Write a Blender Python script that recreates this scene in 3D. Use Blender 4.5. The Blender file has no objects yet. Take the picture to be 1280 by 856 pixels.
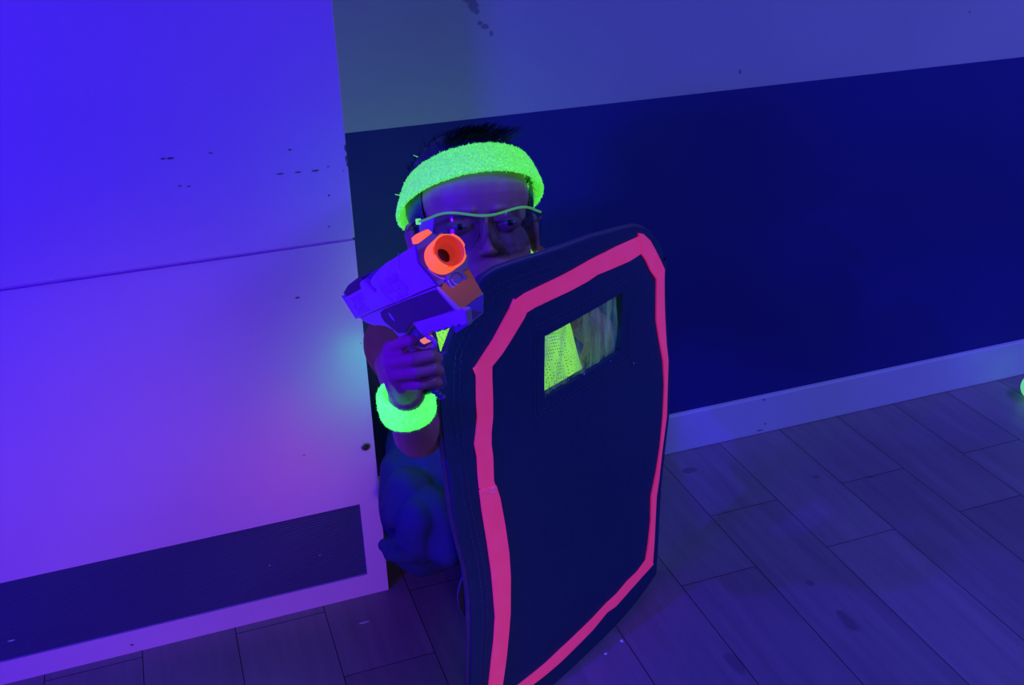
import bpy, bmesh, math, random
from mathutils import Vector as V, Matrix
random.seed(7)
sc = bpy.context.scene
col = sc.collection
# ------------------------------------------------------------------ camera
F = 1295.5
PITCH, ROLL, YAW, H = 0.457930, -0.027356, 0.333215, 1.2
s, c = math.sin, math.cos
cf = V((s(YAW)*c(PITCH), c(YAW)*c(PITCH), -s(PITCH)))
r0 = V((c(YAW), -s(YAW), 0)); u0 = r0.cross(cf)
cr = c(ROLL)*r0 + s(ROLL)*u0
cu = -s(ROLL)*r0 + c(ROLL)*u0
EYE = V((0, 0, H))
cam = bpy.data.cameras.new('camera'); cam.sensor_width = 36; cam.lens = F/1280*36; cam.clip_start = .01
co = bpy.data.objects.new('camera', cam); col.objects.link(co); sc.camera = co
co.matrix_world = Matrix(((cr.x, cu.x, -cf.x, EYE.x), (cr.y, cu.y, -cf.y, EYE.y), (cr.z, cu.z, -cf.z, EYE.z), (0, 0, 0, 1)))

def ray(x, y): return cf + cr*((x-640)/F) - cu*((y-428)/F)
def at(x, y, Z): return EYE + ray(x, y)*Z
def cdir(a, b, t): return (cr*a + cu*b - cf*t).normalized()      # right, up, towards the viewer
def onplane(x, y, P, n):
    d = ray(x, y); return EYE + d*((P-EYE).dot(n)/d.dot(n))

# ------------------------------------------------------------------ helpers
def tag(o, label=None, cat=None, group=None, kind=None):
    if label: o['label'] = label
    if cat: o['category'] = cat
    if group: o['group'] = group
    if kind: o['kind'] = kind
    return o
def empty(name, loc, label, cat, group=None):
    o = bpy.data.objects.new(name, None); col.objects.link(o); o.location = loc
    o.empty_display_size = .05
    return tag(o, label, cat, group)
def finish(o, parent):
    if parent is not None:
        o.parent = parent
        bpy.context.view_layer.update()
        o.matrix_parent_inverse = parent.matrix_world.inverted()
def obj(name, bm, mats, parent=None, smooth=False, angle=None, bevel=0, kind=None):
    me = bpy.data.meshes.new(name)
    bmesh.ops.recalc_face_normals(bm, faces=bm.faces[:])
    bm.to_mesh(me); bm.free()
    for m in (mats if isinstance(mats, (list, tuple)) else [mats]): me.materials.append(m)
    o = bpy.data.objects.new(name, me); col.objects.link(o)
    if bevel:
        b = o.modifiers.new('bevel', 'BEVEL'); b.width = bevel; b.segments = 2; b.limit_method = 'ANGLE'; b.angle_limit = math.radians(35)
    if smooth:
        for p in me.polygons: p.use_smooth = True
        if angle: me.set_sharp_from_angle(angle=math.radians(angle))
    finish(o, parent)
    if kind: o['kind'] = kind
    return o
def box(bm, a, b, mi=0):
    x0, y0, z0 = a; x1, y1, z1 = b
    vs = [bm.verts.new(p) for p in ((x0,y0,z0),(x1,y0,z0),(x1,y1,z0),(x0,y1,z0),(x0,y0,z1),(x1,y0,z1),(x1,y1,z1),(x0,y1,z1))]
    for f in ((0,3,2,1),(4,5,6,7),(0,1,5,4),(1,2,6,5),(2,3,7,6),(3,0,4,7)):
        bm.faces.new([vs[i] for i in f]).material_index = mi
def frame(d):
    d = d.normalized(); a = V((0,0,1)) if abs(d.z) < .9 else V((1,0,0))
    x = d.cross(a).normalized(); return x, d.cross(x).normalized()
def capsule(bm, a, b, ra, rb, seg=16, hemi=5):
    a, b = V(a), V(b); d = (b-a)
    L = d.length; d = d.normalized() if L > 1e-6 else V((0,0,1)); x, y = frame(d)
    rings = []
    for i in range(1, hemi+1):
        t = math.pi/2*(1-i/hemi); rings.append((a - d*ra*math.sin(t), ra*math.cos(t)))
    for i in range(0, hemi):
        t = math.pi/2*i/hemi; rings.append((b + d*rb*math.sin(t), rb*math.cos(t)))
    vr = [[bm.verts.new(p + (x*math.cos(2*math.pi*k/seg)+y*math.sin(2*math.pi*k/seg))*r) for k in range(seg)] for p, r in rings]
    v0 = bm.verts.new(a-d*ra); v1 = bm.verts.new(b+d*rb)
    for k in range(seg):
        n = (k+1) % seg
        bm.faces.new((v0, vr[0][n], vr[0][k])); bm.faces.new((v1, vr[-1][k], vr[-1][n]))
        for i in range(len(vr)-1): bm.faces.new((vr[i][k], vr[i][n], vr[i+1][n], vr[i+1][k]))
def chain(bm, pts):
    for (p, r), (q, t) in zip(pts, pts[1:]): capsule(bm, p, q, r, t)
def ellip(bm, M, cen, rad, su=24, sv=16):
    ret = bmesh.ops.create_uvsphere(bm, u_segments=su, v_segments=sv, radius=1)
    for v in ret['verts']: v.co = M @ V((cen[0]+v.co.x*rad[0], cen[1]+v.co.y*rad[1], cen[2]+v.co.z*rad[2]))
def tube(bm, pts, r, seg=8, closed=False, cap=True):
    n = len(pts); pts = [V(p) for p in pts]; rr = r if isinstance(r, (list, tuple)) else [r]*n
    prev = None; R = []
    for i, p in enumerate(pts):
        d = (pts[(i+1) % n]-pts[i-1]) if closed else (pts[min(i+1, n-1)]-pts[max(i-1, 0)])
        d.normalize()
        if prev is None: x, _ = frame(d)
        else: x = (prev - d*prev.dot(d)).normalized()
        prev = x; y = d.cross(x)
        R.append([bm.verts.new(p+(x*math.cos(2*math.pi*k/seg)+y*math.sin(2*math.pi*k/seg))*rr[i]) for k in range(seg)])
    for i in range(n if closed else n-1):
        for k in range(seg): bm.faces.new((R[i][k], R[i][(k+1)%seg], R[(i+1)%n][(k+1)%seg], R[(i+1)%n][k]))
    if not closed and cap: bm.faces.new(R[0]); bm.faces.new(R[-1][::-1])
def prism(bm, pts, vec, mi=0):
    a = [bm.verts.new(p) for p in pts]; b = [bm.verts.new(V(p)+vec) for p in pts]; n = len(a)
    fs = [bm.faces.new(a), bm.faces.new(b[::-1])]
    for i in range(n): fs.append(bm.faces.new((a[i], b[i], b[(i+1)%n], a[(i+1)%n])))
    for f in fs: f.material_index = mi
def lathe(bm, base, axis, prof, seg=48, mod=None, cap0=True):
    x, y = frame(axis); a = axis.normalized(); R = []
    for j, (r, h) in enumerate(prof):
        ring = []
        for k in range(seg):
            t = 2*math.pi*k/seg; hh, r2 = (h, r) if mod is None else mod(j, t, r, h)
            ring.append(bm.verts.new(base + a*hh + (x*math.cos(t)+y*math.sin(t))*r2))
        R.append(ring)
    for i in range(len(R)-1):
        for k in range(seg): bm.faces.new((R[i][k], R[i][(k+1)%seg], R[i+1][(k+1)%seg], R[i+1][k]))
    if cap0: bm.faces.new(R[0])
    bm.faces.new(R[-1][::-1])
def fused(name, bm, mat, parent, voxel=.003, smooth=6, post=None):
    """one continuous surface grown over overlapping forms"""
    o = obj(name, bm, mat, None)
    m = o.modifiers.new('r', 'REMESH'); m.mode = 'VOXEL'; m.voxel_size = voxel; m.use_smooth_shade = True
    m = o.modifiers.new('s', 'SMOOTH'); m.factor = .5; m.iterations = smooth
    dg = bpy.context.evaluated_depsgraph_get(); me = bpy.data.meshes.new_from_object(o.evaluated_get(dg))
    o.modifiers.clear(); old = o.data; o.data = me; me.name = name; bpy.data.meshes.remove(old)
    if not me.materials: me.materials.append(mat)
    if post:
        new = [post(v.co.copy(), v.normal.copy()) for v in me.vertices]
        for v, q in zip(me.vertices, new): v.co = q
    for p in me.polygons: p.use_smooth = True
    finish(o, parent); return o

# ------------------------------------------------------------------ materials
def mat(name, colr, rough=.5, spec=.5, emit=None, es=1, metal=0, coat=0):
    m = bpy.data.materials.new(name); m.use_nodes = True; nt = m.node_tree; b = nt.nodes['Principled BSDF']
    b.inputs['Base Color'].default_value = (*colr, 1); b.inputs['Roughness'].default_value = rough
    b.inputs['Specular IOR Level'].default_value = spec; b.inputs['Metallic'].default_value = metal
    b.inputs['Coat Weight'].default_value = coat
    if emit: b.inputs['Emission Color'].default_value = (*emit, 1); b.inputs['Emission Strength'].default_value = es
    return m, nt, b
def N(nt, t, **k):
    n = nt.nodes.new(t)
    for a, v in k.items(): setattr(n, a, v)
    return n
def noise(nt, scale, detail=4, vec=None, rough=.5):
    n = N(nt, 'ShaderNodeTexNoise'); n.inputs['Scale'].default_value = scale; n.inputs['Detail'].default_value = detail
    n.inputs['Roughness'].default_value = rough
    if vec is None:
        t = N(nt, 'ShaderNodeTexCoord'); vec = t.outputs['Object']
    nt.links.new(vec, n.inputs['Vector']); return n
def ramp(nt, fac, a, b, p0=0, p1=1):
    r = N(nt, 'ShaderNodeValToRGB'); e = r.color_ramp.elements
    e[0].position = p0; e[0].color = (*a, 1); e[1].position = p1; e[1].color = (*b, 1)
    nt.links.new(fac, r.inputs['Fac']); return r
def bump(nt, b, h, strength=.3, dist=.002):
    n = N(nt, 'ShaderNodeBump'); n.inputs['Strength'].default_value = strength; n.inputs['Distance'].default_value = dist
    nt.links.new(h, n.inputs['Height']); nt.links.new(n.outputs[0], b.inputs['Normal'])
def mottled(name, a, b_, scale=20, rough=.6, bs=.15, spec=.4, bscale=None, **k):
    m, nt, b = mat(name, a, rough, spec, **k)
    n = noise(nt, scale); r = ramp(nt, n.outputs['Fac'], a, b_, .3, .7); nt.links.new(r.outputs[0], b.inputs['Base Color'])
    n2 = noise(nt, bscale or scale*6); bump(nt, b, n2.outputs['Fac'], bs, .001)
    return m, nt, b
def marks(nt, b, lst, colr, wob=.9, nscale=160):
    """scuffs and spots with a shape of their own, at fixed places of the surface"""
    src = b.inputs['Base Color'].links[0].from_socket
    g = N(nt, 'ShaderNodeNewGeometry'); nz = noise(nt, nscale, 3, g.outputs['Position'])
    acc = None
    for P, R in lst:
        a = N(nt, 'ShaderNodeVectorMath', operation='SUBTRACT'); nt.links.new(g.outputs['Position'], a.inputs[0]); a.inputs[1].default_value = P
        d = N(nt, 'ShaderNodeVectorMath', operation='DIVIDE'); nt.links.new(a.outputs[0], d.inputs[0]); d.inputs[1].default_value = R
        l = N(nt, 'ShaderNodeVectorMath', operation='LENGTH'); nt.links.new(d.outputs[0], l.inputs[0])
        if acc is None: acc = l.outputs['Value']
        else:
            mn = N(nt, 'ShaderNodeMath', operation='MINIMUM'); nt.links.new(acc, mn.inputs[0]); nt.links.new(l.outputs['Value'], mn.inputs[1]); acc = mn.outputs[0]
    ad = N(nt, 'ShaderNodeMath', operation='MULTIPLY_ADD'); nt.links.new(nz.outputs['Fac'], ad.inputs[0]); ad.inputs[1].default_value = wob; nt.links.new(acc, ad.inputs[2])
    rp = N(nt, 'ShaderNodeMapRange'); rp.inputs['From Min'].default_value = 1.15; rp.inputs['From Max'].default_value = 1.5
    rp.inputs['To Min'].default_value = 1; rp.inputs['To Max'].default_value = 0; nt.links.new(ad.outputs[0], rp.inputs['Value'])
    mx = N(nt, 'ShaderNodeMix', data_type='RGBA'); nt.links.new(rp.outputs[0], mx.inputs['Factor'])
    nt.links.new(src, mx.inputs[6]); mx.inputs[7].default_value = (*colr, 1); nt.links.new(mx.outputs[2], b.inputs['Base Color'])

WY, CY, CX = 1.6753, 1.4529, .2583       # back wall, cabinet front, cabinet right side
def W(x, y, Y=WY): d = ray(x, y); return EYE + d*(Y/d.y)
def FL(x, y, z=0): d = ray(x, y); return EYE + d*((z-H)/d.z)

M_paint, nt, b = mottled('pale_grey_wall_paint', (.40,.43,.43), (.45,.47,.47), 3, .75, .12, .2, 260)
mk = []
for (x, y, rx, rz) in ((586,-4,.012,.012),(592,6,.010,.014),(596,14,.006,.006),(600,29,.006,.004),(606,33,.009,.005),(614,42,.004,.006),(925,90,.004,.006),(1212,15,.003,.003)):
    mk.append((W(x, y), (rx, .1, rz)))
marks(nt, b, mk, (.22,.22,.27), 1.0, 110)
M_navy, nt, b = mottled('dark_navy_wall_paint', (.027,.032,.19), (.031,.036,.205), 4, .7, .1, .12, 300)
M_base, nt, b = mottled('white_baseboard_paint', (.62,.66,.66), (.66,.7,.7), 6, .4, .08, .4)
marks(nt, b, [(W(955,500,WY-.014),(.004,.1,.003)),(W(957,530,WY-.014),(.003,.1,.003)),(W(950,538,WY-.014),(.009,.1,.002)),(W(1180,447,WY-.014),(.004,.1,.003)),(W(1009,482,WY-.014),(.004,.1,.002))], (.2,.2,.24), .9)
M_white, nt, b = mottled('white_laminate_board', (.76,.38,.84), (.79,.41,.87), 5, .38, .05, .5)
cm = []
for (x, y, rx, rz) in ((204,198,.004,.0015),(213,197.5,.006,.0018),(225,232,.003,.0012),(236,232.5,.003,.001),(350,217,.006,.0014),(372,215,.006,.0014),(394,213,.006,.0016),(362,187,.003,.0014),(410,208,.002,.001),(411,244,.0015,.002),(411,283,.002,.0014),(429,213,.0015,.001),(263,191,.003,.001)):
    cm.append((W(x, y, CY-.008), (rx, .1, rz)))
cm += [(W(432,185,CY-.008),(.0025,.1,.006)),(W(433,198,CY-.008),(.0025,.1,.005)),(W(434,205,CY-.008),(.002,.1,.004)),(W(431,160,CY-.008),(.002,.1,.002))]
cm += [(W(372,372,CY),(.004,.1,.002)),(W(380,569,CY),(.003,.1,.001)),(W(165,806,CY),(.003,.1,.002)),(W(451,429,CY),(.001,.1,.001))]
marks(nt, b, cm, (.10,.09,.16), .9, 220)
M_vent, nt, b = mottled('dark_ribbed_vent_board', (.05,.05,.17), (.055,.055,.185), 8, .5, .1, .3)
marks(nt, b, [(W(14,801,CY+.003),(.005,.1,.0012)),(W(400,694,CY+.003),(.002,.1,.001)),(W(337,707,CY+.003),(.001,.1,.001))], (.6,.6,.7), .5)
M_gap, _, _ = mat('dark_joint', (.02,.018,.03), .9, .1)

# floor: planks with their own tone and grain
M_floor, nt, b = mat('grey_brown_laminate', (.2,.2,.2), .42, .4)
g = N(nt, 'ShaderNodeNewGeometry'); mp = N(nt, 'ShaderNodeMapping'); mp.inputs['Scale'].default_value = (26, 2.2, 1)
nt.links.new(g.outputs['Position'], mp.inputs['Vector'])
at_ = N(nt, 'ShaderNodeAttribute', attribute_name='tone')
va = N(nt, 'ShaderNodeVectorMath', operation='ADD'); nt.links.new(mp.outputs[0], va.inputs[0])
sc_ = N(nt, 'ShaderNodeVectorMath', operation='SCALE'); nt.links.new(at_.outputs['Color'], sc_.inputs[0]); sc_.inputs['Scale'].default_value = 40
nt.links.new(sc_.outputs[0], va.inputs[1])
n1 = noise(nt, 1.6, 6, va.outputs[0], .62)
rp = ramp(nt, n1.outputs['Fac'], (.19,.165,.18), (.27,.235,.24), .3, .75)
mr = N(nt, 'ShaderNodeMapRange'); mr.inputs['To Min'].default_value = .86; mr.inputs['To Max'].default_value = 1.14
nt.links.new(at_.outputs['Fac'], mr.inputs['Value'])
ml = N(nt, 'ShaderNodeVectorMath', operation='SCALE'); nt.links.new(rp.outputs[0], ml.inputs[0]); nt.links.new(mr.outputs[0], ml.inputs['Scale'])
nt.links.new(ml.outputs[0], b.inputs['Base Color']); bump(nt, b, n1.outputs['Fac'], .08, .001)
marks(nt, b, [(FL(1062,778),(.014,.028,.1)),(FL(1052,768),(.008,.012,.1)),(FL(918,828),(.014,.03,.1)),(FL(1012,728),(.008,.01,.1)),(FL(862,588),(.02,.012,.1)),(FL(1020,596),(.01,.006,.1)),(FL(1088,596),(.009,.005,.1))], (.14,.12,.14), 1.0, 40)
b2 = b
marks(nt, b, [(FL(777,801),(.0022,.003,.1)),(FL(757,817),(.0022,.0022,.1)),(FL(455,778),(.008,.0016,.1)),(FL(583,845),(.0016,.0016,.1))], (.9,.9,.9), .4, 200)

bm = bmesh.new(); toneL = []; uv = []
X0, X1, Y0, Y1 = -2.1, 3.6, -2.2, WY
k0 = math.floor((X0-.8943)/.1505); k1 = math.ceil((X1-.8943)/.1505)
tl = bm.faces.layers.float.new('t')
cl = bm.loops.layers.float_color.new('tone')
for k in range(k0, k1+1):
    xa, xb = max(X0, .8943+k*.1505), min(X1, .8943+(k+1)*.1505)
    if xb-xa < .002: continue
    j0 = 1.436 if k % 2 == 0 else 1.272
    ys = sorted({Y0, Y1} | {y for y in [j0+i*1.2 for i in range(-4, 2)] if Y0 < y < Y1})
    for ya, yb in zip(ys, ys[1:]):
        g_ = .0007; t = random.random()
        if k == 0: t = .35 if yb < 1.44 else .6
        vs = [bm.verts.new(p) for p in ((xa+g_, ya+g_, 0), (xb-g_, ya+g_, 0), (xb-g_, yb-g_, 0), (xa+g_, yb-g_, 0))]
        f = bm.faces.new(vs); f.material_index = 0
        for l in f.loops: l[cl] = (t, t, t, 1)
box(bm, (X0, Y0, -.05), (X1, Y1, -.0015), 1)
tag(obj('floor', bm, [M_floor, M_gap]), kind='structure')

def wallobj(name, a, b_, m, kind='structure'):
    bm = bmesh.new(); box(bm, a, b_); return tag(obj(name, bm, m), kind=kind)
bm = bmesh.new()
box(bm, (X0-.1, WY, -.05), (X1+.1, WY+.1, .7625), 1); box(bm, (X0-.1, WY, .7625), (X1+.1, WY+.1, 2.65), 0)
tag(obj('wall_back', bm, [M_paint, M_navy]), kind='structure')
wallobj('wall_left', (X0-.1, Y0, -.05), (X0, WY, 2.65), M_paint)
wallobj('wall_right', (X1, Y0, -.05), (X1+.1, WY, 2.65), M_paint)
wallobj('wall_front', (X0-.1, Y0-.1, -.05), (X1+.1, Y0, 2.65), M_paint)
wallobj('ceiling', (X0-.1, Y0-.1, 2.6), (X1+.1, WY+.1, 2.65), M_navy)
bm = bmesh.new(); box(bm, (CX+.001, WY-.013, 0), (X1, WY, .0935))
tag(obj('baseboard_back', bm, M_base, bevel=.003), kind='structure')

# ------------------------------------------------------------------ white cabinet
XL = -1.35
cab = empty('cabinet', (XL/2, (CY+WY)/2, 0), 'large white laminate cabinet with a dark strip near the floor, left of the child', 'cabinet')
bm = bmesh.new(); YB = WY-.003
sy = .6585
box(bm, (XL, CY+.006, .0), (CX-.0015, YB, 1.7))
obj('carcass', bm, M_white, cab, bevel=.0015)
bm = bmesh.new(); box(bm, (XL, CY-.009, .6655), (CX, CY+.005, 1.7)); obj('upper_panel', bm, M_white, cab, bevel=.002)
bm = bmesh.new()   # lower panel with the opening for the vent strip
vx = .2245; z0, z1 = .0435, .192
box(bm, (XL, CY, z1), (CX+.0005, CY+.0055, sy)); box(bm, (vx, CY, 0), (CX+.0005, CY+.0055, z1)); box(bm, (XL, CY, 0), (vx, CY+.0055, z0))
bmesh.ops.remove_doubles(bm, verts=bm.verts[:], dist=1e-5)
obj('lower_panel', bm, M_white, cab)
bm = bmesh.new(); box(bm, (XL, CY+.004, z0), (vx, CY+.0058, z1))
n = 30
for i in range(n):
    z = z0+(z1-z0)*(i+.5)/n; h = (z1-z0)/n*.3
    prism(bm, [V((XL, CY+.004, z-h)), V((XL, CY+.0026, z)), V((XL, CY+.004, z+h))], V((vx-XL, 0, 0)))
obj('vent_strip', bm, M_vent, cab)
M_metal, _, _ = mat('worn_metal', (.35,.36,.38), .35, .5, metal=.8)
M_black, _, _ = mottled('black_plastic', (.02,.02,.024), (.028,.028,.034), 40, .45, .1)
p = W(457,558,CY)
bm = bmesh.new(); lathe(bm, p+V((0,.001,0)), V((0,-1,0)), [(.0078,0),(.0078,.0016),(.006,.0028),(.0048,.0026)], 28)
bt = obj('bolt', bm, M_metal, cab, True, 40)
bm = bmesh.new(); lathe(bm, p+V((0,-.0018,0)), V((0,-1,0)), [(.0045,0),(.0045,.0022),(.003,.0034)], 20); obj('bolt_head', bm, M_black, bt, True, 40)

# ------------------------------------------------------------------ lime ball at the right
M_lime, nt, b = mottled('fluorescent_lime_plastic', (.4,.9,.3), (.42,.95,.32), 30, .5, .1, emit=(.12,.62,.16), es=1)
p = FL(1291,499); r = .031
bm = bmesh.new(); bmesh.ops.create_uvsphere(bm, u_segments=48, v_segments=32, radius=r)
for v in bm.verts:
    # seam groove around the ball
    a = abs(v.co.x*.6+v.co.y*.8)/r
    if a < .06: v.co *= .97
    v.co += V((p.x, p.y, r))
tag(obj('ball', bm, M_lime, smooth=True), 'small lime green ball on the floor by the baseboard at the right edge', 'ball')

# ------------------------------------------------------------------ shield
A = V((.733, 1.331, 0)); B = V((.287, 1.064, 0)); LS = (B-A).length; sd = (B-A)/LS
sn = V((-sd.y, sd.x, 0))                  # towards the camera side
if sn.y > 0: sn = -sn
SAG = .024
def curve(s_):
    u = s_/LS; return A + sd*s_ + sn*(4*SAG*u*(1-u))
def nrm(s_):
    u = s_/LS; t = sd + sn*(4*SAG*(1-2*u)/LS); t.normalize(); n = V((-t.y, t.x, 0)); return n if n.dot(sn) > 0 else -n
def S(s_, z, off=0): q = curve(s_) + nrm(s_)*off; return V((q.x, q.y, z))
def sz(x, y):
    d = ray(x, y); s_ = .25
    for _ in range(30):
        P0 = curve(s_); n_ = nrm(s_); t = (P0-EYE).dot(n_)/V((d.x, d.y, 0)).dot(n_); P = EYE+d*t
        tn = V((n_.y, -n_.x, 0)); tn = tn if tn.dot(sd) > 0 else -tn
        s_ += (P-P0).dot(tn)*.9
    return s_, P.z
def interp(tab, x):
    if x <= tab[0][0]: return tab[0][1]
    for (a, fa), (b_, fb) in zip(tab, tab[1:]):
        if x <= b_: return fa+(fb-fa)*(x-a)/(b_-a)
    return tab[-1][1]
# outline: right corner to left corner along the top, then the left edge downwards
topL = [sz(*p) for p in ((834,352),(833,332),(828,312),(818,296),(806,286),(796,284),(780,287),(740,298),(705,311),(672,322),(640,332),(618,340),(602,350),(588,372),(572,402),(562,424),(555,446))]
leftL = [sz(*p) for p in ((555,446),(552,475),(552,500),(553,525),(557,560),(562,600),(567,640),(575,675),(584,710),(589,745),(590,790),(588,856))]
rightT = sorted([(z, s_) for s_, z in [sz(*p) for p in ((832,352),(834,385),(836,430),(838,470),(836,520),(832,560),(827,610),(824,650),(821,700))]])
RMIN = rightT[-1][1]
topL = [t for t in topL if t[0] > RMIN+.004]; topL = [(RMIN, rightT[-1][0])] + topL
SMAX = max(p[0] for p in leftL)
leftT = sorted([(z, s_) for s_, z in leftL]); leftT = [(0, leftT[0][1])] + leftT
NS, NZ = 72, 96
TH = .014
wl, wr = sz(681,440)[0], sz(776,425)[0]
wq = [sz(*p) for p in ((683,410),(772,377),(778,452),(680,482))]
wz1 = (wq[0][1]+wq[1][1])/2; wz0 = (wq[2][1]+wq[3][1])/2
M_foam, nt, b = mottled('black_foam_fabric', (.020,.046,.115), (.024,.052,.128), 60, .75, .25, .25, 700)
M_stitch, _, _ = mat('grey_thread', (.10,.11,.15), .8, .2)
shield = empty('toy_shield', ((A+B)/2), 'black padded toy shield with pink tape outline and small clear window, before the child', 'shield')
svals = sorted([RMIN+(SMAX-RMIN)*i/NS for i in range(NS+1)] + [wr, wl])
svals = [s_ for i, s_ in enumerate(svals) if i == 0 or s_-svals[i-1] > 1e-4]
zabs = sorted([.62*i/80 for i in range(81)] + [wz0, wz1])
def lz(z): return interp(leftT, z)
def P2(s_, z, off=0):                     # compress columns to the left outline
    k = lz(z)/SMAX
    if s_ > wl: s2 = wl + (s_-wl)*(lz(z)-wl)/(SMAX-wl)
    elif s_ < wr: s2 = wr + (s_-wr)*(interp(rightT, z)-wr)/(RMIN-wr)
    else: s2 = s_
    return S(s2, z, off)
def ztop(s_): return interp([(a, z) for a, z in topL], s_)
zrows = sorted(set([round(x, 5) for x in zabs]))
bm = bmesh.new(); front = {}; back = {}
zcut = .55
def zfor(s_, j, rows):
    zt = ztop(s_)
    z = rows[j]
    return z if z <= zcut else zcut + (z-zcut)*(zt-zcut)/(rows[-1]-zcut)
ztall = max(z for _, z in topL)
rows = sorted(set([round(ztall*i/NZ, 5) for i in range(NZ+1)] + [round(wz0, 5), round(wz1, 5)]))
if zcut < wz1: zcut = wz1 + .002
for i, s_ in enumerate(svals):
    for j in range(len(rows)):
        z = max(zfor(s_, j, rows), .0015)
        wob = .0016*math.sin(z*21+s_*9)*math.sin(s_*14)
        front[i, j] = bm.verts.new(P2(s_, z, wob)); back[i, j] = bm.verts.new(P2(s_, z, wob-TH))
def inwin(i, j):
    a = (svals[i]+svals[i+1])/2; z = (rows[j]+rows[j+1])/2
    return wr < a < wl and wz0 < z < wz1
NI, NJ = len(svals)-1, len(rows)-1
solid = lambda i, j: 0 <= i < NI and 0 <= j < NJ and not inwin(i, j)
for i in range(NI):
    for j in range(NJ):
        if not solid(i, j): continue
        bm.faces.new((front[i,j], front[i+1,j], front[i+1,j+1], front[i,j+1]))
        bm.faces.new((back[i,j], back[i,j+1], back[i+1,j+1], back[i+1,j]))
        for (di, dj, e) in ((-1,0,((i,j),(i,j+1))), (1,0,((i+1,j),(i+1,j+1))), (0,-1,((i,j),(i+1,j))), (0,1,((i,j+1),(i+1,j+1)))):
            if not solid(i+di, j+dj):
                a, b_ = e; bm.faces.new((front[a], front[b_], back[b_], back[a]))
obj('foam_panel', bm, M_foam, shield, True, 50)
# edge binding (raised rim all round)
rim = []
for s_ in [RMIN+(SMAX-RMIN)*i/60 for i in range(61)]: rim.append(P2(s_, ztop(s_), -TH/2))
for i in range(1, 41):
    z = ztop(SMAX)*(1-i/40); rim.append(P2(SMAX, max(z, .0062), -TH/2))
for i in range(1, 30): rim.append(P2(SMAX-(SMAX-RMIN)*i/30, .0062, -TH/2))
for i in range(0, 40): rim.append(P2(RMIN, .0062+(ztop(RMIN)-.006)*i/40, -TH/2))
M_bind, _, _ = mottled('navy_edge_binding', (.05,.05,.085), (.07,.07,.11), 80, .5, .2, .6)
bm = bmesh.new(); tube(bm, rim, .0044, 8, True); obj('edge_binding', bm, M_bind, shield, True)
# stitching: short raised threads
bm = bmesh.new()
def stitches(path, off=.0012, step=.0075, r=.00035):
    Ls = 0; pts = [S(a, max(z, .004), off) for a, z in path]
    for p, q in zip(pts, pts[1:]):
        d = q-p; n_ = max(1, int(d.length/step))
        for i in range(n_):
            a = p+d*(i/n_); e = p+d*((i+.62)/n_); capsule(bm, a, e, r, r, 5, 1)
for ins in (.017, .026):
    zs = [ztop(SMAX)*i/24 for i in range(25)]
    path = [(lz(z)-ins, z) for z in zs]
    path += [(s_-ins*.5, ztop(s_)-ins) for s_ in [SMAX-(SMAX-.075)*k/30 for k in range(1, 31)]]
    stitches(path); obj('stitching', bm, M_stitch, shield); bm = bmesh.new()
for pad in (.014, .021):
    a0, a1, q0, q1 = wr-pad, wl+pad, wz0-pad, wz1+pad
    m_ = lambda a, b_, t: a+(b_-a)*t
    path = [(m_(a0, a1, i/12), q1) for i in range(13)] + [(a1, q0)] + [(m_(a1, a0, i/12), q0) for i in range(1, 13)] + [(a0, q1)]
    stitches(path); obj('stitching', bm, M_stitch, shield); bm = bmesh.new()
# pink tape stripe
M_pink, nt, b = mat('fluorescent_pink_tape', (.9,.2,.25), .42, .5, emit=(.34,.006,.07), es=1)
n_ = noise(nt, 26, 3); r_ = ramp(nt, n_.outputs['Fac'], (.85,.17,.22), (.95,.23,.28), .3, .7); nt.links.new(r_.outputs[0], b.inputs['Base Color'])
n2 = noise(nt, 90, 3); bump(nt, b, n2.outputs['Fac'], .25, .001)
def strip(bm, outer, inner, off=.0022, sub=6):
    def dens(L):
        o = []
        for a, b_ in zip(L, L[1:]):
            for k in range(sub): o.append((a[0]+(b_[0]-a[0])*k/sub, a[1]+(b_[1]-a[1])*k/sub))
        o.append(L[-1]); return o
    o_ = dens([sz(*p) for p in outer]); i_ = dens([sz(*p) for p in inner]); n_ = len(o_); M = 5; top = []; bot = []
    for a, b_ in zip(o_, i_):
        rt = []; rb = []
        for k in range(M+1):
            q = (a[0]+(b_[0]-a[0])*k/M, a[1]+(b_[1]-a[1])*k/M)
            w = .0016*math.sin(q[1]*21+q[0]*9)*math.sin(q[0]*14)
            zq = max(q[1], .0025); rt.append(bm.verts.new(S(q[0], zq, off+w))); rb.append(bm.verts.new(S(q[0], zq, w-.001)))
        top.append(rt); bot.append(rb)
    for i in range(n_-1):
        for k in range(M):
            bm.faces.new((top[i][k], top[i+1][k], top[i+1][k+1], top[i][k+1])); bm.faces.new((bot[i][k], bot[i][k+1], bot[i+1][k+1], bot[i+1][k]))
        bm.faces.new((top[i][0], bot[i][0], bot[i+1][0], top[i+1][0])); bm.faces.new((top[i][M], top[i+1][M], bot[i+1][M], bot[i][M]))
    for e in (0, n_-1):
        for k in range(M): bm.faces.new((top[e][k], top[e][k+1], bot[e][k+1], bot[e][k]))
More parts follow.
